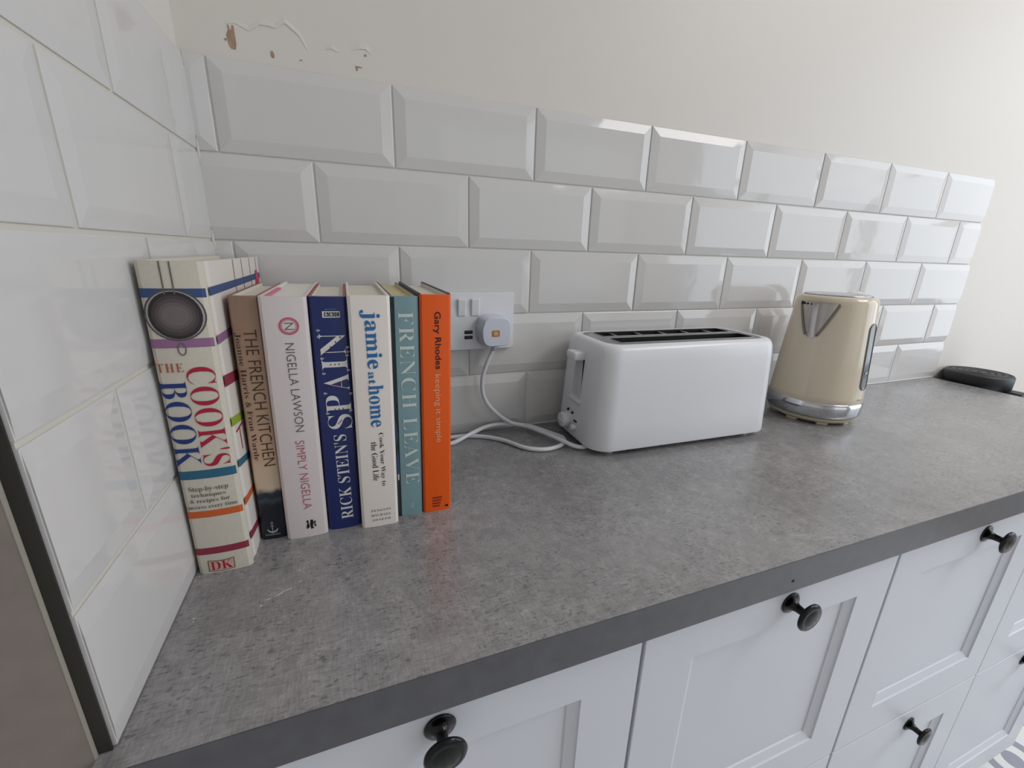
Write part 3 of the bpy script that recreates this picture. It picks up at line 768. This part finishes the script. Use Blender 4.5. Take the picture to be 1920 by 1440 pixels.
prof += [(rt - .0006, KH - .0105), (rt - .0024, KH - .0065), (rt - .0052, KH - .0036), (rt - .0090, KH - .0020), (rt - .0105, KH - .0020), (rt - .0110, KH - .0030)]
mb = MB(); mb.lathe(prof, M_cream, 96); mb.build('body', t)
mb = MB(); mb.lathe([(rt - .0112, KH - .0035), (rt - .0112, KH - .0010), (rt - .0125, KH + .0002), (rt - .020, KH + .0012), (.020, KH + .0022), (0, KH + .0024)], mat('lid_steel', '#C4C5C8', .22, metal=1.0), 64); mb.lathe([(rt - .0108, KH - .0030), (rt - .0112, KH - .0014), (rt - .0120, KH - .0012)], M_dark, 64); mb.build('lid', t)
# V-shaped spout: a raised chrome patch that swells out towards its rim
M_spout = mat('spout_steel', '#BDB9B6', .24, metal=1.0)
def spout():
    mb = MB(); a0 = rad(-169); zt, zb_ = .2215, .1640; nu, nv_ = 16, 14
    def P(u, v, lift=0):           # u -1..1 across, v 0 (tip) ..1 (rim)
        half = rad(29) * (.26 + .74 * v**.9); a = a0 - u*half; z = zb_ + (zt - zb_) * v - .003*(1-v)*0
        z -= .0055 * (1-u*u) * (1 - v)**2
        bul = .0135 * v * (1 - abs(u)**1.6) + .0012
        r = kr(z) + bul + lift
        return (r*cos(a), r*sin(a), z)
    vs_ = [P(-1 + 2*i/nu, j/nv_) for j in range(nv_+1) for i in range(nu+1)]
    fs = [(j*(nu+1)+i, j*(nu+1)+i+1, (j+1)*(nu+1)+i+1, (j+1)*(nu+1)+i) for j in range(nv_) for i in range(nu)]
    mb.add(vs_, fs, M_spout, True)
    # rim closed back to the body
    top = [P(-1 + 2*i/nu, 1) for i in range(nu+1)]; bk = [(p[0]*.9, p[1]*.9, p[2]) for p in top]
    mb.add(top + bk, [(i, i+1, nu+2+i, nu+1+i) for i in range(nu)], M_steel)
    # raised darker border along the V
    for sgn in (-1, 1):
        mb.tube([P(sgn*.98, j/nv_, .0004) for j in range(nv_+1)], .0022, mat('spout_rim', '#857C78', .35, metal=.8), 8)
    for i in range(4):
        c = Vector(P(.80 - .21*i, .955, .0003)); nrm = Vector((c.x, c.y, 0)).normalized()
        bm = bmesh.new(); bmesh.ops.create_uvsphere(bm, u_segments=10, v_segments=6, radius=(.0026, .0018, .0017, .0014)[i]); mb.add_bm(bm, M_dark, True, Matrix.Translation(c))
    return mb.build('spout', t, fix=False)
sp_ = spout(); sp_['label'] = 'chrome V-shaped spout'
# water window
mb = MB(); aw = rad(-80); ring_out = []; 
def WP(s_, z, lift): a = aw + s_/kr(z); r = kr(z) + lift; return (r*cos(a), r*sin(a), z)
def oval(h, w, lift, n=36):
    out_ = []
    for k in range(n):
        a = 2*pi*k/n; c, q = cos(a), sin(a)
        z = .130 + (h - w)*(1 if q > 0 else -1)*(1 if abs(q) > 1e-6 else 0) + w*q
        out_.append(WP(w*c, z, lift))
    return out_
mb.loft([oval(.0600, .0120, -.001), oval(.0600, .0120, .0014), oval(.0588, .0108, .0018)], mat('window_surround', '#77747A', .5), False, False)
mb.add(oval(.0590, .0110, .0012), [tuple(range(36))], mat('smoked_window', '#5F6266', .12))
mb.add([WP(-.0045, .100, .0016), WP(.0045, .100, .0016), WP(.0045, .104, .0016), WP(-.0045, .104, .0016)], [(0, 1, 2, 3)], mat('float_ball', '#A9ABAE', .3))
mb.build('water_window', t, fix=False)
# handle at the back
mb = MB(); hp = spline([(.050, .010, .2290), (.078, .0135, .2310), (.100, .017, .2230), (.112, .0195, .1950), (.112, .0195, .1500), (.103, .018, .105), (.088, .0155, .075), (.072, .0125, .062)], 6)
mb.tube(hp, [.008]*len(hp), M_cream, 14); mb.build('handle', t)
mb = MB(); mb.add([((kr(.05)+.0004)*cos(rad(x)), (kr(.05)+.0004)*sin(rad(x)), z) for x, z in ((-88, .0505), (-80, .0505), (-80, .0530), (-88, .0530))], [(0, 1, 2, 3)], mat('badge_grey', '#A39C8C', .4)); mb.build('badge', t, fix=False)

# ------------------------------------------------------------------ black bin past the worktop end
BX, BY, BR, BH = 1.6905, -.064, .0660, ZC + .027
t = thing('bin', 'black round bin with a ringed lid against the white wall past the worktop end', 'bin', (BX, BY, 0))
M_bin = mat('black_ribbed_plastic', '#15161B', .45)
mb = MB(); pr = [(0, .001), (BR*.82, .001), (BR*.84, .02), (BR*.93, BH - .10), (BR*.955, BH - .03)]
mb.lathe(pr, M_bin, 56); mb.build('body', t)
mb = MB(); pr = [(BR*.955, BH - .034), (BR, BH - .032), (BR, BH - .004), (BR - .003, BH)]
r = BR - .006
while r > .012:
    pr += [(r, BH), (r - .0015, BH - .003), (r - .0055, BH - .003), (r - .007, BH + .0004)]; r -= .0125
pr += [(.006, BH), (.004, BH - .002), (0, BH - .002)]
mb.lathe(pr, M_bin, 56); mb.build('lid', t)
mb = MB(); mb.box((-.012, -BR - .028, BH - .060), (.03, -BR + .008, BH - .034), M_bin, .004); mb.build('lid_tab', t)
